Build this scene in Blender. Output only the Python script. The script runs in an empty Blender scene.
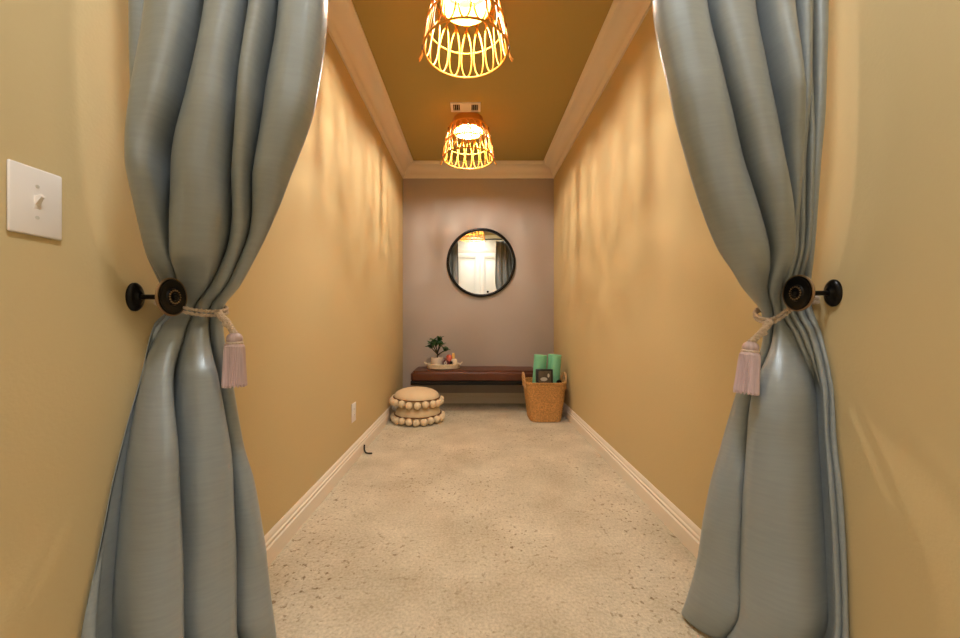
import bpy, bmesh, math, random
import numpy as np
from mathutils import Vector, Matrix, noise

random.seed(7)
PI = math.pi
C = bpy.context.scene.collection

# ------------------------------------------------------------------ dimensions
FPX, CX, CY = 373.0, 474.3, 319.0      # focal length and vanishing point of the photograph
EYE = 1.0
XL, XR = -0.85, 0.945                  # side walls
YB, YH = 4.435, -0.9                   # back wall, hall end wall
ZC, ZH = 2.82, 3.2                     # corridor ceiling, hall ceiling
YOPEN = 0.76                           # where the corridor ceiling starts


def at(u, v, Y):
    return Vector(((u - CX) * Y / FPX, Y, EYE - (v - CY) * Y / FPX))


# ------------------------------------------------------------------ materials
def srgb(r, g, b):
    f = lambda c: (c / 255) / 12.92 if c / 255 <= 0.04045 else ((c / 255 + 0.055) / 1.055) ** 2.4
    return (f(r), f(g), f(b), 1)


def mat(name, col, rough=0.6, metal=0.0, bump=0.0, bscale=50.0, var=0.0, vscale=6.0, spec=0.5,
        emit=None, estr=0.0, sheen=0.0, stretch=(1, 1, 1)):
    m = bpy.data.materials.new(name)
    m.use_nodes = True
    nt = m.node_tree
    b = nt.nodes['Principled BSDF']
    b.inputs['Base Color'].default_value = col
    b.inputs['Roughness'].default_value = rough
    b.inputs['Metallic'].default_value = metal
    b.inputs['Specular IOR Level'].default_value = spec
    if sheen:
        b.inputs['Sheen Weight'].default_value = sheen
        b.inputs['Sheen Roughness'].default_value = 0.4
    if emit:
        b.inputs['Emission Color'].default_value = emit
        b.inputs['Emission Strength'].default_value = estr
    tc = nt.nodes.new('ShaderNodeTexCoord')
    mp = nt.nodes.new('ShaderNodeMapping')
    mp.inputs['Scale'].default_value = stretch
    nt.links.new(tc.outputs['Object'], mp.inputs['Vector'])
    if var:
        n = nt.nodes.new('ShaderNodeTexNoise')
        n.inputs['Scale'].default_value = vscale
        n.inputs['Detail'].default_value = 4
        nt.links.new(mp.outputs['Vector'], n.inputs['Vector'])
        r = nt.nodes.new('ShaderNodeValToRGB')
        r.color_ramp.elements[0].position = 0.3
        r.color_ramp.elements[1].position = 0.7
        r.color_ramp.elements[0].color = tuple(c * (1 - var) for c in col[:3]) + (1,)
        r.color_ramp.elements[1].color = tuple(min(1, c * (1 + var)) for c in col[:3]) + (1,)
        nt.links.new(n.outputs['Fac'], r.inputs['Fac'])
        nt.links.new(r.outputs['Color'], b.inputs['Base Color'])
    if bump:
        n = nt.nodes.new('ShaderNodeTexNoise')
        n.inputs['Scale'].default_value = bscale
        n.inputs['Detail'].default_value = 3
        nt.links.new(mp.outputs['Vector'], n.inputs['Vector'])
        bp = nt.nodes.new('ShaderNodeBump')
        bp.inputs['Strength'].default_value = bump
        bp.inputs['Distance'].default_value = 0.01
        nt.links.new(n.outputs['Fac'], bp.inputs['Height'])
        nt.links.new(bp.outputs['Normal'], b.inputs['Normal'])
    return m


def carpet_mat():
    m = bpy.data.materials.new('cream_carpet')
    m.use_nodes = True
    nt = m.node_tree
    N, L = nt.nodes, nt.links
    b = N['Principled BSDF']
    b.inputs['Roughness'].default_value = 0.95
    b.inputs['Specular IOR Level'].default_value = 0.1
    b.inputs['Sheen Weight'].default_value = 0.2
    tc = N.new('ShaderNodeTexCoord')

    def nz(scale, detail=3, rough=0.5):
        n = N.new('ShaderNodeTexNoise')
        n.inputs['Scale'].default_value = scale
        n.inputs['Detail'].default_value = detail
        n.inputs['Roughness'].default_value = rough
        L.new(tc.outputs['Object'], n.inputs['Vector'])
        return n

    def ramp(src, p0, c0, p1, c1):
        r = N.new('ShaderNodeValToRGB')
        r.color_ramp.elements[0].position = p0
        r.color_ramp.elements[0].color = c0
        r.color_ramp.elements[1].position = p1
        r.color_ramp.elements[1].color = c1
        L.new(src.outputs['Fac'], r.inputs['Fac'])
        return r

    base = ramp(nz(3.2, 5, 0.6), 0.32, srgb(197, 183, 156), 0.68, srgb(226, 213, 188))
    fine = ramp(nz(90, 2), 0.3, (0.74, 0.73, 0.70, 1), 0.7, (1, 1, 1, 1))
    fl = ramp(nz(40, 3, 0.6), 0.585, (0, 0, 0, 1), 0.66, (1, 1, 1, 1))        # brown flecks
    zone = ramp(nz(1.7, 2), 0.36, (0, 0, 0, 1), 0.62, (1, 1, 1, 1))            # where the flecks show
    mul = N.new('ShaderNodeMixRGB'); mul.blend_type = 'MULTIPLY'; mul.inputs['Fac'].default_value = 1
    L.new(base.outputs['Color'], mul.inputs['Color1']); L.new(fine.outputs['Color'], mul.inputs['Color2'])
    f2 = N.new('ShaderNodeMixRGB'); f2.blend_type = 'MULTIPLY'; f2.inputs['Fac'].default_value = 1
    L.new(fl.outputs['Color'], f2.inputs['Color1']); L.new(zone.outputs['Color'], f2.inputs['Color2'])
    mx = N.new('ShaderNodeMixRGB')
    L.new(f2.outputs['Color'], mx.inputs['Fac'])
    L.new(mul.outputs['Color'], mx.inputs['Color1'])
    mx.inputs['Color2'].default_value = srgb(128, 106, 74)
    L.new(mx.outputs['Color'], b.inputs['Base Color'])
    add = N.new('ShaderNodeMath'); add.operation = 'ADD'
    a, c2 = nz(160, 2), nz(28, 3)
    L.new(a.outputs['Fac'], add.inputs[0]); L.new(c2.outputs['Fac'], add.inputs[1])
    bp = N.new('ShaderNodeBump')
    bp.inputs['Strength'].default_value = 0.55
    bp.inputs['Distance'].default_value = 0.012
    L.new(add.outputs['Value'], bp.inputs['Height'])
    L.new(bp.outputs['Normal'], b.inputs['Normal'])
    return m


M = dict(
    wall=mat('gold_tan_wall_paint', srgb(206, 184, 138), 0.75, bump=0.08, bscale=120, spec=0.25),
    wall_grey=mat('warm_grey_wall_paint', srgb(176, 166, 160), 0.75, bump=0.08, bscale=120, spec=0.25),
    ceil=mat('tan_ceiling_paint', srgb(180, 158, 98), 0.8, bump=0.05, bscale=100, spec=0.2),
    hall_ceil=mat('white_ceiling_paint', srgb(235, 228, 210), 0.8, spec=0.2),
    trim=mat('cream_trim_paint', srgb(238, 224, 206), 0.45, spec=0.4),
    door=mat('white_door_paint', srgb(240, 236, 224), 0.4),
    carpet=carpet_mat(),
    silk=mat('blue_grey_silk', srgb(150, 158, 162), 0.36, metal=0.27, bump=0.05, bscale=40, var=0.04, vscale=9,
             stretch=(1.5, 1.5, 14), spec=0.6),
    black=mat('black_metal', srgb(16, 14, 14), 0.3, metal=0.6, spec=0.5),
    bronze=mat('antique_brass', srgb(150, 126, 98), 0.35, metal=0.9),
    rope=mat('cream_silk_cord', srgb(205, 186, 168), 0.5, bump=0.4, bscale=200),
    tassel=mat('lilac_silk_fringe', srgb(196, 172, 172), 0.4, var=0.18, vscale=120, stretch=(1, 1, 0.04), spec=0.6),
    rattan=mat('honey_rattan', srgb(222, 152, 50), 0.5, var=0.15, vscale=30),
    binding=mat('brown_rattan_binding', srgb(120, 66, 34), 0.5, bump=0.3, bscale=200),
    brass=mat('satin_brass', srgb(196, 130, 48), 0.4, metal=0.4),
    bulb=mat('lit_bulb', srgb(255, 240, 210), 0.3, emit=(1.0, 0.90, 0.76, 1), estr=2250),
    led=mat('lit_diffuser', srgb(255, 250, 240), 0.4, emit=(0.95, 0.975, 1.0, 1), estr=122),  # glow of the added hall lights
    white=mat('white_plastic', srgb(240, 232, 226), 0.35),
    slot=mat('dark_opening', srgb(40, 28, 18), 0.8),
    leather=mat('brown_leather', srgb(88, 46, 28), 0.40, var=0.28, vscale=5, bump=0.15, bscale=70),
    darkwood=mat('black_brown_wood', srgb(16, 11, 8), 0.85, var=0.1, vscale=10),
    mirror=mat('mirror_glass', (0.92, 0.92, 0.92, 1), 0.0, metal=1.0),
    pillow=mat('cream_cotton', srgb(226, 202, 164), 0.9, bump=0.3, bscale=160, sheen=0.2, spec=0.2),
    pom=mat('cream_yarn', srgb(232, 208, 172), 0.95, bump=0.25, bscale=160, sheen=0.3, spec=0.1),
    cord_brown=mat('brown_welt_cord', srgb(120, 78, 40), 0.8),
    seagrass=mat('woven_seagrass', srgb(198, 146, 84), 0.7, var=0.32, vscale=75, bump=0.5, bscale=90),
    handle=mat('pale_seagrass_cord', srgb(214, 172, 124), 0.7, bump=0.4, bscale=120),
    mint=mat('mint_foam', srgb(138, 214, 176), 0.7, bump=0.15, bscale=200, spec=0.3),
    box=mat('black_card', srgb(28, 26, 24), 0.35),
    print=mat('grey_brown_print', srgb(96, 84, 68), 0.4, var=0.3, vscale=18),
    pale=mat('pale_print', srgb(210, 204, 192), 0.4),
    pot=mat('white_ceramic', srgb(232, 214, 200), 0.35),
    soil=mat('dark_soil', srgb(36, 26, 20), 0.95, bump=0.5, bscale=150),
    leaf=mat('dark_green_leaf', srgb(46, 84, 44), 0.4, var=0.35, vscale=25),
    stem=mat('brown_stem', srgb(52, 44, 30), 0.7),
    tray=mat('whitewashed_wicker', srgb(234, 218, 192), 0.7, var=0.12, vscale=60, bump=0.4, bscale=120),
    maroon=mat('maroon_glaze', srgb(78, 26, 42), 0.3),
    coral=mat('coral_wax', srgb(212, 106, 88), 0.5),
    amber=mat('yellow_wax', srgb(222, 180, 104), 0.5),
    cream=mat('cream_wax', srgb(238, 222, 196), 0.5),
    stone=mat('black_stone', srgb(24, 22, 24), 0.25),
)


# ------------------------------------------------------------------ mesh builder
class MB:
    def __init__(self):
        self.v, self.f = [], []

    def add(self, vs, fs):
        o = len(self.v)
        self.v += [tuple(p) for p in vs]
        self.f += [tuple(i + o for i in f) for f in fs]
        return self

    def bm(self, bm):
        bm.verts.index_update()
        self.add([v.co[:] for v in bm.verts], [[v.index for v in f.verts] for f in bm.faces])
        bm.free()
        return self

    def box(self, x0, x1, y0, y1, z0, z1, bev=0.0, seg=2):
        bm = bmesh.new()
        bmesh.ops.create_cube(bm, size=1)
        bmesh.ops.scale(bm, vec=(x1 - x0, y1 - y0, z1 - z0), verts=bm.verts)
        bmesh.ops.translate(bm, vec=((x0 + x1) / 2, (y0 + y1) / 2, (z0 + z1) / 2), verts=bm.verts)
        if bev:
            bmesh.ops.bevel(bm, geom=bm.edges[:], offset=bev, segments=seg, affect='EDGES', profile=0.5)
        return self.bm(bm)

    def tube(self, pts, r, seg=8, closed=False, cap=True):
        pts = [Vector(p) for p in pts]
        n = len(pts)
        rs = r if isinstance(r, (list, tuple)) else [r] * n
        tan = []
        for i in range(n):
            a = pts[(i - 1) % n] if closed or i > 0 else pts[i]
            b = pts[(i + 1) % n] if closed or i < n - 1 else pts[i]
            tan.append((b - a).normalized())
        t0 = tan[0]
        up = Vector((0, 0, 1)) if abs(t0.z) < 0.9 else Vector((1, 0, 0))
        nrm = (up - t0 * up.dot(t0)).normalized()
        vs, fs = [], []
        for i in range(n):
            t = tan[i]
            nrm = (nrm - t * nrm.dot(t))
            nrm = nrm.normalized() if nrm.length > 1e-6 else t.orthogonal().normalized()
            bn = t.cross(nrm)
            for k in range(seg):
                a = 2 * PI * k / seg
                vs.append(pts[i] + (nrm * math.cos(a) + bn * math.sin(a)) * rs[i])
        m = n if closed else n - 1
        for i in range(m):
            j = (i + 1) % n
            for k in range(seg):
                k2 = (k + 1) % seg
                fs.append((i * seg + k, i * seg + k2, j * seg + k2, j * seg + k))
        if cap and not closed:
            fs.append(tuple(range(seg - 1, -1, -1)))
            fs.append(tuple((n - 1) * seg + k for k in range(seg)))
        return self.add(vs, fs)

    def lathe(self, prof, seg=32, sx=1.0, sy=1.0, org=(0, 0, 0), axis='z', cap=True):
        """prof: list of (radius, height)"""
        vs, fs = [], []
        for (r, h) in prof:
            for k in range(seg):
                a = 2 * PI * k / seg
                p = Vector((r * math.cos(a) * sx, r * math.sin(a) * sy, h))
                if axis == 'x':
                    p = Vector((p.z, p.x, p.y))
                elif axis == '-x':
                    p = Vector((-p.z, -p.x, p.y))
                elif axis == '-y':
                    p = Vector((p.x, -p.z, p.y))
                vs.append(p + Vector(org))
        n = len(prof)
        for i in range(n - 1):
            for k in range(seg):
                k2 = (k + 1) % seg
                fs.append((i * seg + k, i * seg + k2, (i + 1) * seg + k2, (i + 1) * seg + k))
        if cap:
            if prof[0][0] > 1e-5:
                fs.append(tuple(range(seg - 1, -1, -1)))
            if prof[-1][0] > 1e-5:
                fs.append(tuple((n - 1) * seg + k for k in range(seg)))
        return self.add(vs, fs)

    def ball(self, c, r, sub=2, sc=(1, 1, 1), jit=0.0):
        bm = bmesh.new()
        bmesh.ops.create_icosphere(bm, subdivisions=sub, radius=r)
        for v in bm.verts:
            if jit:
                v.co *= 1 + jit * noise.noise(v.co * (3.2 / r) + Vector(c) * 9)
            v.co = Vector((v.co.x * sc[0], v.co.y * sc[1], v.co.z * sc[2])) + Vector(c)
        return self.bm(bm)

    def prism(self, prof, p0, p1, ax_a, ax_b):
        """sweep an open/closed 2-D polygon prof [(a,b)] from p0 to p1"""
        n = len(prof)
        A, B = Vector(ax_a), Vector(ax_b)
        vs = [Vector(p) + A * a + B * b for p in (p0, p1) for a, b in prof]
        fs = [(i, (i + 1) % n, n + (i + 1) % n, n + i) for i in range(n)]
        fs += [tuple(range(n - 1, -1, -1)), tuple(range(n, 2 * n))]
        return self.add(vs, fs)

    def build(self, name, m, parent=None, smooth=35, weld=True):
        me = bpy.data.meshes.new(name)
        me.from_pydata(self.v, [], self.f)
        bm = bmesh.new()
        bm.from_mesh(me)
        if weld:
            bmesh.ops.remove_doubles(bm, verts=bm.verts, dist=1e-6)
        bmesh.ops.recalc_face_normals(bm, faces=bm.faces)
        bm.to_mesh(me)
        bm.free()
        me.materials.append(m)
        if smooth:
            for p in me.polygons:
                p.use_smooth = True
            me.set_sharp_from_angle(angle=math.radians(smooth))
        o = bpy.data.objects.new(name, me)
        C.objects.link(o)
        if parent is not None:
            o.parent = parent
        return o


def tag(o, label=None, cat=None, group=None, kind=None):
    if label: o['label'] = label
    if cat: o['category'] = cat
    if group: o['group'] = group
    if kind: o['kind'] = kind
    return o


def empty(name, loc, label, cat, group=None):
    o = bpy.data.objects.new(name, None)
    o.empty_display_size = 0.05
    o.location = loc
    C.objects.link(o)
    return tag(o, label, cat, group)


def copy_tree(o, parent=None):
    c = o.copy()
    C.objects.link(c)
    if parent is not None:
        c.parent = parent
    for ch in list(o.children):
        copy_tree(ch, c)
    return c


def struct(mb, name, m, parent=None, label=None, cat='structure', smooth=35):
    o = mb.build(name, m, parent, smooth)
    if parent is None:
        tag(o, label, cat, kind='structure')
    return o


# ------------------------------------------------------------------ the shell
T = 0.12
struct(MB().box(XL - T, XR + T, YH - T, YB + T, -0.08, 0.0), 'floor', M['carpet'],
       label='cream cut-pile carpet with brown flecks covering the floor', cat='floor')
struct(MB().box(XL - T, XL, YH, YB + T, 0.0, ZH), 'wall_left', M['wall'],
       label='golden tan painted wall on the left with the switch', cat='wall')
struct(MB().box(XR, XR + T, YH, YB + T, 0.0, ZH), 'wall_right', M['wall'],
       label='golden tan painted wall on the right', cat='wall')
struct(MB().box(XL, XR, YB, YB + T, 0.0, ZC), 'wall_back', M['wall_grey'],
       label='warm grey end wall behind the mirror and bench', cat='wall')
struct(MB().box(XL - T, XR + T, YH - T, YH, 0.0, ZH), 'wall_front', M['hall_ceil'],
       label='white wall behind the camera with double doors', cat='wall')
struct(MB().box(XL, XR, YOPEN, YB, ZC, ZH), 'ceiling', M['ceil'],
       label='tan painted corridor ceiling with rattan lamps', cat='ceiling')
struct(MB().box(XL - T, XR + T, YH - T, YB + T, ZH, ZH + 0.1), 'ceiling_hall', M['hall_ceil'],
       label='higher white ceiling in front of the curtained opening', cat='ceiling')

# crown moulding (cove section: a = out from the wall, b = down from the ceiling)
crown = [(0, 0), (0.150, 0), (0.150, 0.014), (0.140, 0.020), (0.134, 0.030)]
for k in range(9):
    a = PI / 2 * k / 8
    crown.append((0.128 - 0.098 * math.sin(a), 0.034 + 0.088 * (1 - math.cos(a))))
crown += [(0.026, 0.128), (0.020, 0.136), (0.014, 0.150), (0, 0.150)]


def mitred(prof, start, end, out, down, m0, m1):
    """sweep prof; m0/m1 = shift along the run per unit of out at either end (mitre)"""
    s, e, o, d = Vector(start), Vector(end), Vector(out), Vector(down)
    run = (e - s).normalized()
    mb = MB()
    n = len(prof)
    vs = [s + o * a + d * b + run * (m0 * a) for a, b in prof] + [e + o * a + d * b + run * (m1 * a) for a, b in prof]
    fs = [(i, (i + 1) % n, n + (i + 1) % n, n + i) for i in range(n)] + [tuple(range(n)), tuple(range(n, 2 * n))]
    return mb.add(vs, fs)


struct(mitred(crown, (XL, YOPEN, ZC), (XL, YB, ZC), (1, 0, 0), (0, 0, -1), 0, -1), 'trim_1', M['trim'],
       label='cream crown moulding along the left wall', cat='crown moulding')
struct(mitred(crown, (XR, YOPEN, ZC), (XR, YB, ZC), (-1, 0, 0), (0, 0, -1), 0, -1), 'trim_2', M['trim'],
       label='cream crown moulding along the right wall', cat='crown moulding')
struct(mitred(crown, (XL, YB, ZC), (XR, YB, ZC), (0, -1, 0), (0, 0, -1), 1, -1), 'trim_3', M['trim'],
       label='cream crown moulding above the grey end wall', cat='crown moulding')
base = [(0, 0), (0.018, 0), (0.018, 0.070), (0.012, 0.076), (0.015, 0.084), (0.015, 0.090), (0.009, 0.096), (0.010, 0.106), (0.006, 0.115),
        (0.003, 0.122), (0, 0.122)]
struct(mitred(base, (XL, YH, 0), (XL, YB, 0), (1, 0, 0), (0, 0, 1), 0, -1), 'baseboard_left', M['trim'],
       label='cream baseboard along the left wall', cat='baseboard')
struct(mitred(base, (XR, YH, 0), (XR, YB, 0), (-1, 0, 0), (0, 0, 1), 0, -1), 'baseboard_right', M['trim'],
       label='cream baseboard along the right wall', cat='baseboard')
struct(mitred(base, (XL, YB, 0), (XR, YB, 0), (0, -1, 0), (0, 0, 1), 1, -1), 'baseboard_back', M['trim'],
       label='cream baseboard on the end wall beneath the bench', cat='baseboard')

# double doors behind the camera, seen only in the round mirror
DXC, DTOP = 0.15, 2.72


def panel_door(x0, x1, knob_x):
    mb = MB()
    y = YH
    st = 0.11
    mb.box(x0, x1, y, y + 0.02, 0.01, DTOP)                        # sunk field
    for a, b in ((x0, x0 + st), (x1 - st, x1)):
        mb.box(a, b, y + 0.02, y + 0.042, 0.01, DTOP, 0.003)
    for a, b in ((0.01, 0.22), (0.95, 1.08), (DTOP - 0.13, DTOP)):
        mb.box(x0 + st, x1 - st, y + 0.02, y + 0.042, a, b, 0.003)
    for a, b in ((0.30, 0.87), (1.16, DTOP - 0.21)):
        mb.box(x0 + st + 0.05, x1 - st - 0.05, y + 0.02, y + 0.032, a, b, 0.008)
    return mb


for i, (a, b, kx) in enumerate(((DXC - 0.70, DXC - 0.003, DXC - 0.06), (DXC + 0.003, DXC + 0.70, DXC + 0.20))):
    d = struct(panel_door(a, b, kx), 'door_%d' % (i + 1), M['door'],
               label=('white panelled door leaf, left in the mirror', 'white panelled door leaf with a black knob, right in the mirror')[i],
               cat='door')
    if i == 1:
        MB().lathe([(0.012, 0), (0.012, 0.03), (0.028, 0.036), (0.03, 0.05), (0.02, 0.06), (0, 0.062)], 16,
                   org=(0, 0, 0)).build('door_knob', M['black'], d).matrix_local = \
            Matrix.Translation((kx, YH + 0.042, 1.70)) @ Matrix.Rotation(-PI / 2, 4, 'X')
mb = MB()
mb.box(DXC - 0.70 - 0.09, DXC - 0.705, YH, YH + 0.03, 0, DTOP + 0.1, 0.004)
mb.box(DXC + 0.705, DXC + 0.79, YH, YH + 0.03, 0, DTOP + 0.1, 0.004)
mb.box(DXC - 0.705, DXC + 0.705, YH, YH + 0.03, DTOP + 0.005, DTOP + 0.1, 0.004)
struct(mb, 'trim_4', M['trim'], label='cream casing around the double doors', cat='door casing')

# ------------------------------------------------------------------ curtains


def pchip(ts, ys, t):
    ts, ys = np.asarray(ts, float), np.asarray(ys, float)
    h = np.diff(ts); d = np.diff(ys) / h
    m = np.zeros(len(ts))
    m[0], m[-1] = d[0], d[-1]
    for i in range(1, len(ts) - 1):
        if d[i - 1] * d[i] > 0:
            w1, w2 = 2 * h[i] + h[i - 1], h[i] + 2 * h[i - 1]
            m[i] = (w1 + w2) / (w1 / d[i - 1] + w2 / d[i])
    k = int(min(max(np.searchsorted(ts, t, 'right') - 1, 0), len(h) - 1))
    s = (t - ts[k]) / h[k]
    return ((1 + 2 * s) * (1 - s) ** 2 * ys[k] + s * (1 - s) ** 2 * h[k] * m[k]
            + s * s * (3 - 2 * s) * ys[k + 1] + s * s * (s - 1) * h[k] * m[k + 1])


def curtain_mesh(rows, nrow, nl, kd, seed):
    """rows: (outer point, inner point, fold boundaries as photo columns or fractions, depth of folds)"""
    keys, tt = [], []
    t = 0.0
    prev = None
    for (o, i, bd, dep, soft) in rows:
        o, i = Vector(o), Vector(i)
        fr = []
        for u in bd:
            if bd[0] in (0, 0.0) and bd[-1] in (1, 1.0):
                fr.append(u)
            else:
                k = (u - CX) / FPX
                fr.append(min(1, max(0, (k * o.y - o.x) / ((i.x - o.x) - k * (i.y - o.y)))))
        fr[0], fr[-1] = 0.0, 1.0
        if prev is not None:
            t += max(0.02, (abs(prev[0].z - o.z) + abs(prev[1].z - i.z)) / 2)
        prev = (o, i)
        tt.append(t)
        keys.append(list(o) + list(i) + fr + dep + soft)
    ncol = len(keys[0])
    K = np.array(keys)
    nlobe = len(rows[0][2]) - 1
    S = 22
    V, F = [], []
    W = nlobe * S + 1
    sgn = 1 if rows[0][1][0] > rows[0][0][0] else -1
    for r in range(nrow + 1):
        q = tt[-1] * r / nrow
        row = [pchip(tt, K[:, c], q) for c in range(ncol)]
        o, i = Vector(row[0:3]), Vector(row[3:6])
        fr = row[6:6 + nlobe + 1]
        dep = row[6 + nlobe + 1:6 + 2 * nlobe + 1]
        soft = row[6 + 2 * nlobe + 1:]
        d = i - o
        length = math.hypot(d.x, d.y)
        nrm = Vector((d.y, -d.x, 0)) * (sgn / length)
        for k in range(W):
            L = min(k // S, nlobe - 1)
            u = (k - L * S) / S
            f0, f1 = fr[L], fr[L + 1]
            w = (f1 - f0) * length
            f = f0 + (f1 - f0) * (u - 0.80 * math.sin(2 * PI * u) / (2 * PI) + (0.20 * math.sin(PI * u) ** 2 if 0 < L < nlobe - 1 else 0.08 * math.sin(PI * u) ** 2))
            # floors at both creases so that soft creases stay shallow
            dd = max(-.10, min(.115, 2.25 * dep[L] * w))
            e = math.sin(PI * u) ** 0.95 if 0 < u < 1 else 0
            fl = soft[L] * (1 - u) + soft[L + 1] * u
            off = dd * e + abs(dd) * fl * (1 - e) - 0.03
            p = o + d * f + nrm * off
            n1 = noise.noise(Vector((f * 5 + seed, q * 1.1, seed))) * 0.35 + noise.noise(Vector((f * 16, q * 2.6, seed + 3))) * 0.2
            n2 = noise.noise(Vector((f * 9, q * 9.0, seed + 7))) * 0.10
            p += nrm * ((n1 + n2) * 0.018 * min(1, length / 0.3))
            p.x = min(max(p.x, XL + .010), XR - .010)
            V.append(p)
    for r in range(nrow):
        for k in range(W - 1):
            F.append((r * W + k, r * W + k + 1, (r + 1) * W + k + 1, (r + 1) * W + k))
    return V, F


def inn(u, v, Y):
    d = .030 if v < 260 else (.012 if v < 340 else -.008 if v < 500 else -.025)     # how far the inner hem stands forward of the fold line
    p = at(u, v, Y - d)
    p.y += d
    p.z = max(p.z, .014)
    return p


def curtain(name, rows, label, seed):
    V, F = curtain_mesh(rows, 190, 0, 0, seed)
    mb = MB(); mb.add(V, F)
    o = mb.build(name, M['silk'], None, smooth=0, weld=False)
    for p in o.data.polygons: p.use_smooth = True
    s = o.modifiers.new('thickness', 'SOLIDIFY')
    s.thickness = 0.0025; s.offset = 0
    return tag(o, label, 'curtain', 'pair of tied-back silk curtains')


L_top = [128, 155, 210, 257, 283, 326]
dT = [0.40, 0.72, 0.8, 0.9, 0.6]
dW = [.4, .35, .35, .5, .6]
dB = [0.5, -0.35, 0.65, 0.6, 0.6]
sT = [0, .35, 0, 0, .1, .5]
sW = [0, .1, .1, .1, .1, .5]
sB = [0, 0, 0, 0, .05, .5]
rowsL = [
    ((-.79, .86, 2.665), (-.355, .88, 2.665), (0, .17, .42, .64, .79, 1), [.6, .6, .6, .6, .5], sT),
    (at(128, 0, .85), inn(326, 0, .885), L_top, dT, sT),
    (at(126, 102, .85), inn(314, 102, .90), [126, 141, 190, 243, 268, 314], dT, sT),
    (at(131, 171, .865), inn(290, 171, .93), [131, 137, 172, 235, 257, 290], dT, sT),
    (at(139, 245, .90), inn(254, 245, .98), [139, 143, 169, 227, 244, 254], [.4, .45, .55, .8, .7], sT),
    (at(155, 283, .96), inn(237, 284, 1.02), [155, 159, 176, 209, 226, 237], dW, sW),
    (at(165, 308, 1.0), inn(219, 311, 1.06), [165, 169, 176, 193, 209, 219], dW, sW),
    (at(152, 325, .96), inn(221, 335, 1.06), [152, 156, 162, 186, 209, 221], dW, sW),
    (at(136, 375, .925), inn(234, 385, 1.08), [136, 139, 142, 171, 215, 234], dB, sB),
    (at(121, 440, .88), inn(242, 440, 1.1), [121, 126, 131, 170, 222, 242], dB, sB),
    (at(110, 481, .855), inn(250, 481, 1.12), [110, 117, 126, 170, 224, 250], dB, sB),
    (at(96, 562, .82), inn(260, 554, 1.15), [96, 107, 121, 171, 225, 260], dB, sB),
    (at(82, 635, .79), inn(268, 612, 1.165), [82, 100, 121, 171, 225, 268], dB, sB),
    ((-.825, .76, .012), (-.672, 1.180, .012), (0, .17, .32, .58, .82, 1), dB, sB),
]
curtain('silk_curtain', rowsL, 'blue-grey silk curtain tied back on the left, beside the light switch', 1.3)

R_top = [829.5, 811, 801, 782, 749, 699, 654]
dT = [0.45, 0.9, 0.9, 0.8, 0.55, 0.5]
dW = [.6] * 6
dB = [0.7, 0.7, 0.5, -0.6, 0.40, 0.45]
sT = [0, .1, .1, 0, 0, .2, .5]
sW = [0, .1, .1, .1, .1, .1, .5]
sB = [0, .4, 0, 0, 0, .72, .5]
rowsR = [
    ((.885, .93, 2.665), (.465, .95, 2.665), (0, .12, .23, .36, .55, .76, 1), [.6] * 6, sT),
    (at(829.5, 0, .94), inn(654, 0, .955), R_top, dT, sT),
    (at(829, 81, .94), inn(668, 81, .96), [829, 813, 805, 790, 762, 716, 668], dT, sT),
    (at(825, 163, .95), inn(689, 163, .985), [825, 814, 806, 797, 778, 738, 689], dT, sT),
    (at(820, 245, .975), inn(720, 247, 1.02), [820, 813, 807, 801, 793, 763, 720], dT, sT),
    (at(815, 276, 1.0), inn(738, 280, 1.05), [815, 808, 802, 795, 786, 765, 738], dW, sW),
    (at(811, 306, 1.015), inn(765, 315, 1.09), [811, 804, 796, 789, 782, 773, 765], dW, sW),
    (at(820, 332, .995), inn(760, 342, 1.10), [820, 814, 807, 800, 793, 774, 760], dW, sW),
    (at(835, 395, .96), inn(735, 393, 1.13), [835, 828, 821, 819, 812, 758, 735], dB, sB),
    (at(837, 437, .955), inn(724, 437, 1.16), [837, 829, 823, 821, 814, 755, 724], dB, sB),
    (at(842, 490, .94), inn(714, 485, 1.19), [842, 834, 827, 825, 816, 753, 714], dB, sB),
    (at(846, 560, .93), inn(703, 545, 1.23), [846, 838, 831, 828, 819, 752, 703], dB, sB),
    (at(847, 625, .925), inn(691, 590, 1.27), [847, 840, 833, 830, 821, 752, 691], dB, sB),
    ((.922, .915, .02), inn(689, 603, 1.29), (0, .08, .16, .19, .29, .66, 1), dB, sB),
]
curtain('silk_curtain', rowsR, 'blue-grey silk curtain tied back on the right, hem spread across the carpet', 5.1)

# curtain rod across the opening
rod = empty('curtain_rod', (0.05, .90, 2.70), 'black curtain rod spanning the opening above the silk curtains', 'curtain rod')
MB().tube([(XL + .004 - .05, -.0, 0), (XR - .004 - .05, .0, 0)], 0.013, 14).build('rod', M['black'], rod)
for s, x in ((1, XL), (-1, XR)):
    MB().lathe([(0.035, 0.0), (0.035, 0.008), (0.02, 0.014), (0.02, 0.03)], 20, axis='x' if s > 0 else '-x',
               org=(x - .05, 0, 0)).build('end_flange', M['black'], rod)


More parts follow.
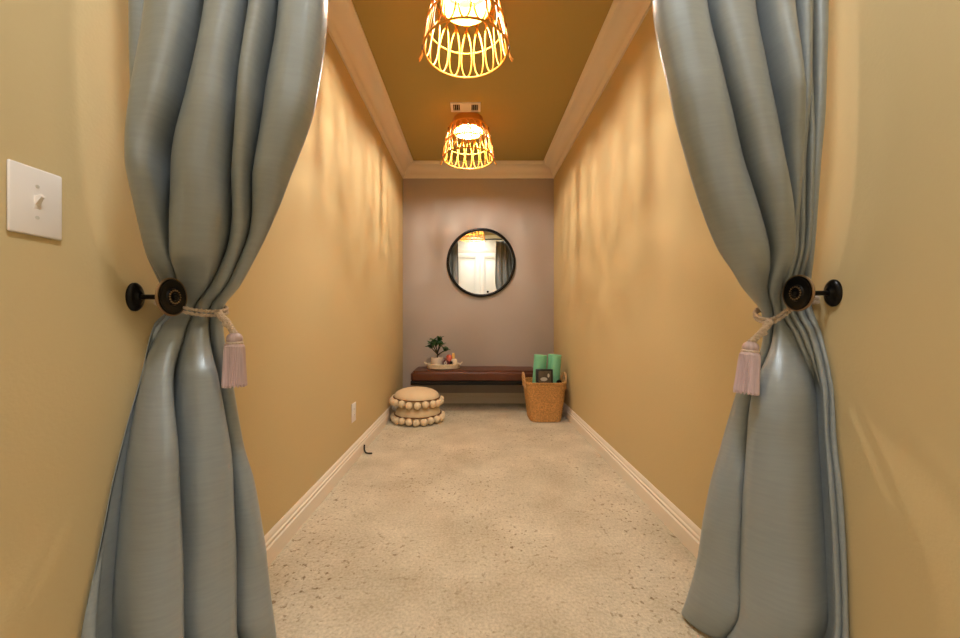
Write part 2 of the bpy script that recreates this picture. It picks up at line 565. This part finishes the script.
# ------------------------------------------------------------------ holdbacks, tiebacks
def holdback(wx, y, z, s, label):
    t = empty('curtain_holdback', (wx, y, z), label, 'curtain holdback', 'pair of black curtain holdbacks')
    ax = 'x' if s > 0 else '-x'
    MB().lathe([(0.036, 0.0), (0.036, 0.004), (0.033, 0.008), (0.026, 0.011), (0.018, 0.013), (0.012, 0.018), (0.0, 0.02)],
               32, axis=ax, sx=0.66).build('wall_plate', M['black'], t)
    MB().lathe([(0.0065, 0.01), (0.0065, 0.075), (0.011, 0.080), (0.011, 0.086), (0.007, 0.088), (0.007, 0.094)], 16,
               axis=ax).build('post', M['black'], t)
    md = MB().lathe([(0.0, 0.088), (0.040, 0.088), (0.045, 0.091), (0.045, 0.097), (0.041, 0.0985), (0.036, 0.0965),
                     (0.022, 0.098), (0.020, 0.102), (0.0, 0.103)], 40, axis=ax).build('medallion', M['black'], t)
    rim = [(s * 0.0945, 0.0455 * math.cos(2 * PI * k / 40), 0.0455 * math.sin(2 * PI * k / 40)) for k in range(40)]
    MB().tube(rim, 0.0030, 8, closed=True).build('rim', M['bronze'], md)
    bd = MB()
    for k in range(16):
        a = 2 * PI * k / 16
        bd.ball((s * 0.1025, 0.0165 * math.cos(a), 0.0165 * math.sin(a)), 0.0026, 1)
    bd.build('beading', M['bronze'], md)
    MB().lathe([(0.0095, 0.101), (0.009, 0.106), (0.005, 0.109), (0, 0.1095)], 20, axis=ax).build('boss', M['black'], md)
    return t


holdback(XL, .932, 1.055, 1, 'black holdback with brass-rimmed medallion on the left wall')
holdback(XR, .98, 1.068, -1, 'black holdback with brass-rimmed medallion on the right wall')


def smooth_path(pts, n, closed=False):
    out = []
    m = len(pts)
    P = [Vector(p) for p in pts]
    segs = m if closed else m - 1
    for i in range(segs):
        g = lambda j: P[j % m] if closed else P[min(max(j, 0), m - 1)]
        a, b, c, d = g(i - 1), g(i), g(i + 1), g(i + 2)
        for k in range(n):
            t = k / n
            out.append(0.5 * ((2 * b) + (c - a) * t + (2 * a - 5 * b + 4 * c - d) * t * t + (3 * b - a - 3 * c + d) * t ** 3))
    if not closed:
        out.append(P[-1])
    return out


def twisted(path, r, turns):
    """two plies wound round a path"""
    mb = MB()
    n = len(path)
    for ph in (0, PI):
        pts = []
        for i, p in enumerate(path):
            t = (path[min(i + 1, n - 1)] - path[max(i - 1, 0)]).normalized()
            e1 = t.cross(Vector((0, 0, 1)))
            if e1.length < 1e-3: e1 = t.cross(Vector((1, 0, 0)))
            e1.normalize(); e2 = t.cross(e1)
            a = ph + 2 * PI * turns * i / (n - 1)
            pts.append(p + (e1 * math.cos(a) + e2 * math.sin(a)) * r * 0.62)
        mb.tube(pts, r * 0.72, 7)
    return mb


def tieback(origin, loop, knot, tail, tilt, label):
    """loop: points round the gathered curtain; knot: where the tassel cord starts; tail: top of the tassel"""
    o = Vector(origin)
    t = empty('tassel_tieback', origin, label, 'curtain tieback', 'pair of tasselled curtain tiebacks')
    for dz in (0.005, -0.006):
        pth = smooth_path([Vector(p) - o + Vector((0, 0, dz)) for p in loop], 14)
        twisted(pth, 0.0042, 46).build('rope', M['rope'], t)
    k, h = Vector(knot) - o, Vector(tail) - o
    mid = (k + h) / 2 + Vector((0.004, -0.004, 0.004))
    kn = twisted(smooth_path([k, mid, h], 14), 0.0075, 5)
    kn.ball(k, 0.011, 2, (1, 1, .9), .25)
    kn.ball(mid + Vector((0, 0, -.006)), 0.011, 2, (1, 1, .8), .3)
    kn.build('cord_knot', M['rope'], t)
    ts = empty('tassel', h, None, None)
    ts.parent = t
    ts.rotation_euler = (0, tilt, 0)
    MB().lathe([(0.0, 0.004), (0.010, 0.002), (0.017, -0.004), (0.020, -0.012), (0.019, -0.019), (0.016, -0.024)], 24).build(
        'head', M['tassel'], ts)
    ring = [(0.0185 * math.cos(2 * PI * q / 28), 0.0185 * math.sin(2 * PI * q / 28), -0.024) for q in range(28)]
    MB().tube(ring, 0.0035, 7, closed=True).build('band', M['rope'], ts)
    sk = MB()
    seg = 120
    prof = [(0.019, -0.024), (0.0235, -0.034), (0.0245, -0.055), (0.0255, -0.085), (0.027, -0.115), (0.0285, -0.138), (0.026, -0.139), (0.0, -0.134)]
    vs, fs = [], []
    for pi_, (r, z) in enumerate(prof):
        for q in range(seg):
            a = 2 * PI * q / seg
            rr = r * (1 + (0.055 if q % 3 == 0 else (-0.03 if q % 3 == 1 else 0.0)) * min(1, pi_ / 2))
            zz = z - (0.004 * math.sin(q * 7.3) if pi_ >= 5 and r > 0 else 0)
            vs.append((rr * math.cos(a), rr * math.sin(a), zz))
    for i in range(len(prof) - 1):
        for q in range(seg):
            q2 = (q + 1) % seg
            fs.append((i * seg + q, i * seg + q2, (i + 1) * seg + q2, (i + 1) * seg + q))
    sk.add(vs, fs).build('fringe', M['tassel'], ts, smooth=25)
    return t


zl = 1.03
tieback((-.79, .945, zl + .015),
        [(-.79, .950, zl + .018), (-.770, .958, zl + .002), (-.738, .975, zl - .010), (-.712, 1.005, zl - .014), (-.706, 1.055, zl - .010), (-.738, 1.108, zl),
         (-.77, 1.105, zl + .008), (-.825, 1.07, zl + .012), (-.842, 1.0, zl + .015), (-.815, .955, zl + .018)],
        (-.694, 1.012, zl - .016), (-.646, 1.005, zl - .070), 0.0,
        'cream rope tieback with lilac tassel around the left curtain')
zr = 1.035
tieback((.885, .995, zr + .02),
        [(.885, .995, zr + .018), (.868, 1.010, zr + .004), (.856, 1.024, zr - .016), (.838, 1.05, zr - .040), (.842, 1.105, zr - .034), (.862, 1.145, zr - .015),
         (.90, 1.14, zr + .008), (.932, 1.08, zr + .014), (.935, 1.02, zr + .016), (.91, .995, zr + .018)],
        (.822, 1.04, zr - .045), (.764, 1.03, zr - .100), 0.10,
        'cream rope tieback with lilac tassel around the right curtain')

# ------------------------------------------------------------------ switch and outlet
sw = empty('light_switch', (XL, .7205, 1.2257), 'white single-toggle light switch on the left wall', 'light switch')
MB().box(0.0005, 0.006, -.0445, .0445, -.0655, .0655, 0.0035, 3).build('cover_plate', M['white'], sw)
MB().box(0.005, 0.0068, -.0055, .0055, -.0125, .0125, 0.0008).build('toggle_surround', M['white'], sw)
MB().add([(0.006, -.0042, -.006), (0.006, .0042, -.006), (0.006, .0042, .010), (0.006, -.0042, .010),
          (0.017, -.003, .009), (0.017, .003, .009), (0.0155, .003, .015), (0.0155, -.003, .015)],
         [(0, 1, 2, 3), (4, 5, 6, 7), (0, 1, 5, 4), (1, 2, 6, 5), (2, 3, 7, 6), (3, 0, 4, 7)]).build('toggle', M['white'], sw, smooth=0)
for dz in (.030, -.030):
    MB().lathe([(0.0035, 0.0055), (0.0033, 0.0068), (0, 0.0072)], 14, axis='x', org=(0, 0, dz)).build('screw', M['pale'], sw)

ou = empty('wall_outlet', (XL, 2.62, .345), 'white electrical outlet low on the left wall', 'outlet')
MB().box(0.0005, 0.006, -.042, .042, -.066, .066, 0.003, 3).build('cover_plate', M['white'], ou)
for dz in (.02, -.02):
    r = MB().lathe([(0.0, .0055), (0.016, .0055), (0.016, .0075), (0.0, .0076)], 20, sx=1.0, sy=.85, axis='x', org=(0, 0, dz)).build('receptacle', M['white'], ou)
    sl = MB()
    sl.box(.0072, .0079, -.007, -.0052, dz - .002, dz + .006)
    sl.box(.0072, .0079, .0052, .007, dz - .002, dz + .006)
    sl.build('slots', M['slot'], r)
MB().lathe([(0.003, 0.0055), (0.003, 0.0066), (0, 0.007)], 12, axis='x').build('screw', M['pale'], ou)

# short black cord end by the left baseboard
cb = MB().tube(smooth_path([(-.822, 2.79, .06), (-.818, 2.775, .03), (-.80, 2.76, .010), (-.755, 2.755, .008)], 8), .006, 8).build('cord_end', M['stone'])
tag(cb, 'short black cord end curling from the left baseboard onto the carpet', 'cord')

# ------------------------------------------------------------------ rattan ceiling lamps
ZB, ZT, ZM = 2.459, 2.741, 2.592
RB, RT = .226, .170


def rad(z):
    f = (z - ZB) / (ZT - ZB)
    return RB + (RT - RB) * f + 0.006 * math.sin(PI * f)


def lamp(loc, label):
    t = empty('rattan_ceiling_lamp', loc, label, 'ceiling lamp', 'rattan basket ceiling lamps')
    zo = loc[2]                                  # origin at the ceiling
    MB().lathe([(0.0, 0.0), (0.130, 0.0), (0.136, -0.006), (0.138, -0.116), (0.136, -0.120), (0.133, -0.118), (0.131, -0.012), (0, -0.010)], 48).build('canopy', M['brass'], t)
    for sx in (-1, 1):
        s = MB().lathe([(0.015, -.010), (0.016, -.036), (0.013, -.042)], 20, org=(sx * .046, 0, 0)).build('socket', M['brass'], t)
        MB().lathe([(0.010, -.040), (0.011, -.044), (0.015, -.051), (0.019, -.060), (0.020, -.068), (0.017, -.078), (0.010, -.085), (0, -.087)], 20,
                   org=(sx * .046, 0, 0)).build('bulb', M['bulb'], t)
    sh = empty('shade', (0, 0, 0), None, None)
    sh.parent = t
    for nm, z, r in (('top_ring', ZT, .0055), ('middle_ring', ZM, .0052), ('bottom_ring', ZB, .0058)):
        R = rad(z) + (0.006 if nm == 'middle_ring' else 0)
        MB().tube([(R * math.cos(2 * PI * k / 72), R * math.sin(2 * PI * k / 72), z - zo) for k in range(72)], r, 8, closed=True).build(nm, M['rattan'], sh)
    N, S = 18, 40
    pts = []
    for k in range(N * S):
        a = 2 * PI * k / S
        th = (a + 4.1 * math.sin(a)) / N
        zz = (ZT + ZB) / 2 + (ZT - ZB) / 2 * math.cos(a) * 0.985
        R = rad(zz) + 0.0035 * math.sin(a)
        pts.append((R * math.cos(th), R * math.sin(th), zz - zo))
    MB().tube(pts, .0043, 6, closed=True).build('loop_weave', M['rattan'], sh)
    for a0 in (0.0, PI):
        st = MB()
        ends = []
        for da in (-.035, .035):
            p = []
            for z in (ZT + .012, ZT - .05, ZM, ZB + .03, ZB - .02, ZB - .052):
                R = rad(z) + .010 + (0.012 if z < ZB - .03 else 0)
                p.append((R * math.cos(a0 + da), R * math.sin(a0 + da), z - zo))
            st.tube(smooth_path(p, 5), .0042, 7)
            ends.append(p[-1])
        s = st.build('stake', M['rattan'], sh)
        for z, h in ((ZB + .012, .016), (ZM, .012), (ZT - .01, .012)):
            R = rad(z) + .009
            b = MB().lathe([(.006, -h), (.0095, -h * .8), (.0095, h * .8), (.006, h)], 16, sx=.8, sy=1.5)
            ca, sa = math.cos(a0), math.sin(a0)
            b.v = [(R * ca + x * ca - y * sa, R * sa + x * sa + y * ca, z - zo + zz) for x, y, zz in b.v]
            b.build('binding', M['binding'], s)
    for k in range(3):                            # wires that hang the shade from the canopy
        a = PI / 6 + 2 * PI * k / 3
        MB().tube([(.136 * math.cos(a), .136 * math.sin(a), -.06), (RT * math.cos(a), RT * math.sin(a), ZT - zo)], .002, 6).build('hanger', M['brass'], sh)
    return t


lamp((-.046, 2.03, ZC), 'rattan basket ceiling lamp nearer the curtains, cut by the top of the picture')
lamp((-.054, 3.40, ZC), 'rattan basket ceiling lamp farther along, beyond the ceiling vent')

# added hall lights, out of view; the first placed by the curtains' wall shadows
hl = empty('hall_ceiling_light', (.06, .30, ZH), 'flat round ceiling light nearest the curtained opening', 'ceiling light')
MB().lathe([(.19, 0), (.19, -.020), (.178, -.024), (.172, -.022), (.172, -.004)], 40, cap=False).build('trim_ring', M['white'], hl)
MB().lathe([(.172, -.012), (0, -.0121)], 40).build('diffuser', M['led'], hl)
h2 = copy_tree(hl)  # second light, added to brighten the doors reflected in the mirror
h2.location = (.06, -.66, ZH)
for c_ in h2.children:
    c_.scale = (.38, .38, 1)
h2['label'] = 'flat round ceiling light right above the white double doors'
for h_ in (hl, h2): h_['group'] = 'flat hall ceiling lights'

# ceiling vent
vt = empty('ceiling_vent', (-.074, 3.197, ZC), 'white ceiling vent with dark slots between the two lamps', 'vent')
fr = MB()
W_, D_ = .128, .068
fr.box(-W_, W_, -D_, -D_ + .022, -.010, -.0005, .002)
fr.box(-W_, W_, D_ - .022, D_, -.010, -.0005, .002)
fr.box(-W_, -W_ + .022, -D_ + .022, D_ - .022, -.010, -.0005, .002)
fr.box(W_ - .022, W_, -D_ + .022, D_ - .022, -.010, -.0005, .002)
fr.build('frame', M['white'], vt)
MB().box(-W_ + .022, W_ - .022, -D_ + .022, D_ - .022, -.003, -.001).build('opening', M['slot'], vt)
MB().box(-.050, .050, -D_ + .022, D_ - .022, -.009, -.004).build('centre_plate', M['white'], vt)
for sx in (-1, 1):
    for k in range(3):
        x = sx * (.062 + .017 * k)
        b = MB().box(-.0008, .0008, -D_ + .022, D_ - .022, -.006, .004)
        s = b.build('slat', M['white'], vt, smooth=0)
        s.location = (x, 0, -.006)
        s.rotation_euler = (0, sx * .35, 0)

# ------------------------------------------------------------------ round mirror
mr = empty('round_mirror', (.08, YB, 1.669), 'round black-framed mirror hanging on the grey end wall', 'mirror')
MB().lathe([(.376, .001), (.408, .001), (.408, .028), (.401, .032), (.382, .032), (.376, .028), (.376, .001)], 96, axis='-y', cap=False).build('frame', M['black'], mr)
MB().lathe([(0, .002), (.377, .002), (.377, .012), (0, .0121)], 96, axis='-y').build('glass', M['mirror'], mr, smooth=20)

# ------------------------------------------------------------------ bench
BX0, BX1, BY0, BY1 = -.685, .70, 3.99, YB - .020
bn = empty('wall_mounted_bench', ((BX0 + BX1) / 2, (BY0 + BY1) / 2, .30), 'brown leather wall-mounted bench on the end wall beneath the mirror', 'bench')
hx, hy = (BX1 - BX0) / 2, (BY1 - BY0) / 2
cu = MB()
nx, ny = 60, 24
bm_ = bmesh.new()
bmesh.ops.create_cube(bm_, size=1)
bmesh.ops.scale(bm_, vec=(2 * hx, 2 * hy, .125), verts=bm_.verts)
bmesh.ops.bevel(bm_, geom=bm_.edges[:], offset=.028, segments=5, affect='EDGES')
bmesh.ops.subdivide_edges(bm_, edges=[e for e in bm_.edges if e.calc_length() > .2], cuts=24, use_grid_fill=True)
for v in bm_.verts:
    if v.co.z > .03:
        v.co.z += .010 * (1 - (v.co.x / hx) ** 4) * (1 - (v.co.y / hy) ** 4) + .003 * noise.noise(v.co * 6)
    v.co.z += .078
cu.bm(bm_)
cu.build('cushion', M['leather'], bn, smooth=60)
MB().box(-hx + .002, hx - .002, -hy + .002, hy + .019, -.008, .034, .003).build('base_board', M['darkwood'], bn)
BT = .30 + .078 + .0625 + .010             # top of the cushion

# ------------------------------------------------------------------ tray and what stands on it
TX, TY = -.345, 4.165
tr = empty('oval_tray', (TX, TY, BT), 'whitewashed oval wicker tray on the left of the bench', 'tray')
MB().lathe([(0.0, .001), (.172, .001), (.180, .006), (.186, .046), (.190, .051), (.187, .055), (.181, .052), (.174, .012), (.165, .009), (0, .009)], 64, sy=.66).build('tray_body', M['tray'], tr)
for s in (-1, 1):
    MB().tube(smooth_path([(s * .184, -.040, .044), (s * .202, -.034, .062), (s * .210, 0, .068), (s * .202, .034, .062), (s * .184, .040, .044)], 6), .005, 8).build('handle', M['tray'], tr)
ZTY = BT + .009
pl = empty('potted_plant', (TX - .070, TY + .005, ZTY), 'small dark green plant in a white pot on the oval tray', 'plant')
MB().lathe([(0, 0), (.056, 0), (.062, .010), (.068, .108), (.068, .114), (.062, .114), (.060, .100), (0, .100)], 32).build('pot', M['pot'], pl)
MB().lathe([(.060, .099), (.03, .106), (0, .108)], 24).build('soil', M['soil'], pl)
stems = [((0, 0, .10), (.004, .0, .16), (-.010, 0, .21), (-.02, 0, .27)), ((.002, 0, .13), (.03, -.01, .155), (.07, -.02, .18), (.105, -.02, .185)),
         ((.002, 0, .15), (-.03, 0, .18), (-.06, .01, .21), (-.080, .01, .215)), ((0, 0, .16), (.015, .01, .21), (.022, .015, .26), (.028, .01, .305)),
         ((0, 0, .15), (-.02, -.03, .20), (-.04, -.04, .24), (-.06, -.05, .255)), ((0, 0, .16), (.02, -.02, .20), (.035, -.03, .23), (.045, -.03, .24)),
         ((0, 0, .17), (-.01, -.01, .22), (-.02, -.02, .25), (-.035, -.02, .285))]
sb = MB()
for s in stems:
    sb.tube(smooth_path(s, 5), [.0075 - .0035 * k / 15 for k in range(16)], 7)
sb.build('stem', M['stem'], pl)
lf = MB()
rnd = random.Random(3)
for s in stems:
    tip = Vector(s[-1]); pv = Vector(s[-2])
    for k in range(7):
        basep = pv.lerp(tip, .15 + .145 * k)
        ang = k * 2.4 + rnd.random()
        dirv = ((tip - pv).normalized() * .6 + Vector((math.cos(ang), math.sin(ang) * .7, .35)) * .8).normalized()
        ln = .052 + .018 * rnd.random()
        side = dirv.cross(Vector((0, 0, 1))).normalized()
        up = side.cross(dirv)
        vs, fs = [], []
        nn = 7
        for i in range(nn):
            q = i / (nn - 1)
            w = .028 * math.sin(PI * min(1, q * .92 + .06)) ** .8
            c = basep + dirv * ln * q + up * (.012 * math.sin(PI * q))
            for a in range(6):
                th = 2 * PI * a / 6
                vs.append(c + side * w * math.cos(th) + up * .004 * math.sin(th))
        for i in range(nn - 1):
            for a in range(6):
                a2 = (a + 1) % 6
                fs.append((i * 6 + a, i * 6 + a2, (i + 1) * 6 + a2, (i + 1) * 6 + a))
        fs += [tuple(range(6)), tuple((nn - 1) * 6 + a for a in range(6))]
        lf.add(vs, fs)
lf.build('foliage', M['leaf'], pl)

jr = empty('maroon_jar', (TX + .032, TY - .066, ZTY), 'small maroon jar with a white round badge, at the front of the tray', 'jar')
MB().lathe([(0, 0), (.032, 0), (.036, .012), (.036, .066), (.028, .084), (.016, .092), (.014, .100), (.019, .106), (.012, .114), (0, .116)], 24).build('body', M['maroon'], jr)
MB().lathe([(0, .0), (.017, .0), (.017, .003), (.009, .003), (.009, .0005)], 20, axis='-y', org=(0, -.0345, .060), cap=False).build('badge', M['pale'], jr)
o = MB().lathe([(0, 0), (.032, 0), (.035, .006), (.036, .085), (.034, .110), (.027, .130), (.015, .142), (0, .145)], 28).build('domed_candle', M['coral'])
o.location = (TX + .062, TY + .020, ZTY)
tag(o, 'coral pink domed candle in the middle of the tray', 'candle')
cn = empty('pillar_candle', (TX + .122, TY - .028, ZTY), 'short cream candle with rounded shoulders at the right end of the tray', 'candle')
MB().lathe([(0, 0), (.028, 0), (.032, .010), (.035, .045), (.034, .080), (.027, .096), (.012, .099), (0, .097)], 28).build('wax', M['cream'], cn)
MB().tube([(0, 0, .095), (.001, 0, .108)], .0015, 6).build('wick', M['stone'], cn)
o = MB().lathe([(0, 0), (.018, 0), (.019, .006), (.019, .120), (.017, .146), (.010, .155), (0, .156)], 24).build('taper_candle', M['amber'])
o.location = (TX + .108, TY + .051, ZTY)
tag(o, 'pale yellow candle at the back of the tray', 'candle')
o = MB().lathe([(0, 0), (.013, 0), (.016, .006), (.018, .070), (.017, .076), (.0145, .074), (.013, .012), (0, .010)], 24).build('votive_cup', M['stone'])
o.location = (TX + .090, TY - .077, ZTY)
tag(o, 'small black cup between the maroon jar and the cream candle', 'cup')


# ------------------------------------------------------------------ floor cushions
def cushion(loc, R, h0, zs, h1, n, phase, tilt, label, seed, pw=.8):
    """h0 bottom, zs seam height, h1 top - all from the origin"""
    t = empty('round_cushion', loc, label, 'cushion', 'stacked pompom floor cushions')
    t.rotation_euler = tilt
    prof = []
    for k in range(9):
        a = PI / 2 * k / 8
        prof.append((R * math.sin(a) ** .75 if k else 0, h0 + (zs - h0) * (1 - math.cos(a)) ** 1.0))
    for k in range(1, 13):
        a = PI / 2 * k / 12
        prof.append((R * math.cos(a) ** pw if k < 12 else 0, zs + (h1 - zs) * math.sin(a) ** .95))
    body = MB().lathe(prof, 64)
    for i, v in enumerate(body.v):
        p = Vector(v)
        a = math.atan2(p.y, p.x)
        q = 1 + .02 * noise.noise(Vector((math.cos(a) * 2 + seed, math.sin(a) * 2, p.z * 8)))
        wr = .004 * math.sin(a * 17 + seed) * (p.xy.length / R) ** 3
        body.v[i] = (p.x * q, p.y * q, p.z + wr * (1 if p.z > h0 + .01 else 0))
    body.build('cover', M['pillow'], t, 70)
    ring = [((R + .004) * math.cos(2 * PI * k / 64), (R + .004) * math.sin(2 * PI * k / 64), zs + .006) for k in range(64)]
    MB().tube(ring, .006, 7, closed=True).build('welt', M['cord_brown'], t)
    pm = MB().ball((0, 0, 0), .034, 3, (1, 1, 1), .10).build('pompom', M['pom'], t, 70)
    for k in range(n):
        a = 2 * PI * k / n + phase
        q = pm if k == 0 else pm.copy()
        if k:
            C.objects.link(q)
        q.location = ((R + .014 + .004 * math.sin(7 * a)) * math.cos(a), (R + .014) * math.sin(a), zs - .030 + .005 * math.sin(5 * a))
        q.rotation_euler = (a, k, 0)
    return t


cushion((-.556, 3.69, .0), .222, .004, .070, .168, 21, .1, (0, 0, .2), 'lower round cream pompom cushion lying on the carpet', 1.0, .45)
cushion((-.570, 3.70, .166), .222, .004, .060, .152, 19, .25, (.0, .03, .0), 'upper round cream pompom cushion on top of the other', 4.0, .74)

# ------------------------------------------------------------------ basket and its contents
KX, KY, KH = .700, 3.755, .378
bk = empty('seagrass_basket', (KX, KY, 0), 'woven honey-brown seagrass basket holding green mats by the right wall', 'basket')


def rrect(a, hx, hy, n=4.2):
    c, s = math.cos(a), math.sin(a)
    r = (abs(c / hx) ** n + abs(s / hy) ** n) ** (-1 / n)
    return r * c, r * s


ROWS, COLS = 17, 64
vs, fs = [], []
nr, nc = ROWS * 5, COLS * 4
for i in range(nr + 1):
    f = i / nr
    hx_ = .152 + (.200 - .152) * f ** .85
    hy_ = .155 + (.176 - .155) * f ** .85
    row = f * ROWS
    for k in range(nc):
        a = 2 * PI * k / nc
        x, y = rrect(a, hx_, hy_)
        par = int(min(row, ROWS - 1e-6)) % 2
        off = .0045 * abs(math.sin(PI * row)) * (.55 + .45 * math.sin(COLS * a / 2 + PI * par))
        l = math.hypot(x, y)
        dip = -.006 * math.cos(2 * a) * 0
        vs.append((x * (1 + off / l), y * (1 + off / l), .004 + (KH - .004) * f + dip))
for i in range(nr):
    for k in range(nc):
        k2 = (k + 1) % nc
        fs.append((i * nc + k, i * nc + k2, (i + 1) * nc + k2, (i + 1) * nc + k))
fs.append(tuple(range(nc - 1, -1, -1)))
b = MB().add(vs, fs).build('woven_body', M['seagrass'], bk, 60)
s = b.modifiers.new('thickness', 'SOLIDIFY'); s.thickness = .010; s.offset = -1
rim = [Vector(rrect(2 * PI * k / 128, .196, .174) + (KH,)) for k in range(128)]
twisted(rim + [rim[0]], .009, 42).build('rim', M['seagrass'], bk)
for sx in (-1, 1):
    twisted(smooth_path([(sx * .196, -.085, KH - .06), (sx * .203, -.078, KH + .02), (sx * .206, -.045, KH + .068), (sx * .207, 0, KH + .080),
                         (sx * .206, .045, KH + .068), (sx * .203, .078, KH + .02), (sx * .196, .085, KH - .06)], 10), .008, 22).build('handle', M['handle'], bk)


def mat_roll(loc, tilt, ph, label):
    r0, r1, turns, th = .014, .0690, 8, .0058
    L_ = .61
    outl, inl = [], []
    n = turns * 28
    for k in range(n + 1):
        a = 2 * PI * turns * k / n + ph
        r = r0 + (r1 - r0) * k / n
        outl.append((r * math.cos(a), r * math.sin(a)))
        inl.append(((r - th) * math.cos(a), (r - th) * math.sin(a)))
    mb = MB()
    vs = []
    for (z) in (0.0, L_):
        vs += [(x, y, z) for x, y in outl] + [(x, y, z) for x, y in inl]
    m = n + 1
    fs = []
    for k in range(n):
        fs.append((k, k + 1, 2 * m + k + 1, 2 * m + k))
        fs.append((m + k + 1, m + k, 3 * m + k, 3 * m + k + 1))
        fs.append((k, m + k, m + k + 1, k + 1))
        fs.append((2 * m + k, 2 * m + k + 1, 3 * m + k + 1, 3 * m + k))
    fs.append((0, 2 * m, 3 * m, m))
    fs.append((n, m + n, 3 * m + n, 2 * m + n))
    o = mb.add(vs, fs).build('yoga_mat', M['mint'], None, 50)
    o.location = loc
    o.rotation_euler = tilt
    return tag(o, label, 'yoga mat', 'rolled mint yoga mats')


mat_roll((.634, 3.800, .024), (-.02, .068, 0), 2.1, 'rolled mint green yoga mat on the left in the basket')
mat_roll((.776, 3.800, .028), (-.01, .080, 0), 3.9, 'rolled mint green yoga mat on the right, leaning towards the wall')

bx = empty('boxed_gift', (.690, 3.660, .020), 'black box with a printed picture, standing in front of the green mats', 'box')
bx.rotation_euler = (-.05, .0, 0.02)
MB().box(-.080, .080, -.030, .030, 0, .485, .002).build('carton', M['box'], bx)
pr = MB().box(-.062, .062, -.0315, -.0295, .345, .470).build('printed_panel', M['print'], bx)
MB().lathe([(0, 0), (.034, 0), (.034, .001), (0, .0011)], 28, axis='-y', sy=.55, org=(-.010, -.0312, .390)).build('pale_shape', M['pale'], pr)
MB().lathe([(0, 0), (.010, 0), (.010, .001), (0, .0011)], 20, axis='-y', sy=1.9, org=(.036, -.0312, .425)).build('pale_shape', M['pale'], pr)

sp = MB()
pts = []
for k in range(70):
    a = 2 * PI * k / 18
    r = .004 + .0055 * k / 18
    pts.append((r * math.cos(a), 0, r * math.sin(a)))
sp.tube(pts, .005, 6)
for i, v in enumerate(sp.v):
    sp.v[i] = (v[0], v[1] * 3.4, v[2])
so = sp.build('rolled_strap', M['stone'], None, 60)
so.location = (.842, 3.700, .372)
tag(so, 'black rolled strap showing at the right side of the basket rim', 'strap')

# ------------------------------------------------------------------ world, camera, view
w = bpy.data.worlds.new('World')
bpy.context.scene.world = w
w.use_nodes = True
w.node_tree.nodes['Background'].inputs['Color'].default_value = (0.8, 0.72, 0.6, 1)
w.node_tree.nodes['Background'].inputs['Strength'].default_value = 0.05

cam = bpy.data.cameras.new('camera')
cam.sensor_width = 36
cam.sensor_fit = 'HORIZONTAL'
cam.lens = FPX * 36 / 960
cam.shift_x = (480 - CX) / 960
cam.shift_y = (CY - 319) / 960
cam.clip_start = 0.02
co = bpy.data.objects.new('camera', cam)
co.location = (0, 0, EYE)
co.rotation_euler = (PI / 2, 0, 0)
C.objects.link(co)
sc = bpy.context.scene
sc.camera = co
sc.cycles.caustics_reflective = False
sc.view_settings.view_transform = 'Standard'
sc.view_settings.look = 'None'
sc.view_settings.gamma = 1
sc.view_settings.exposure = 0.0
sc.view_settings.use_curve_mapping = False
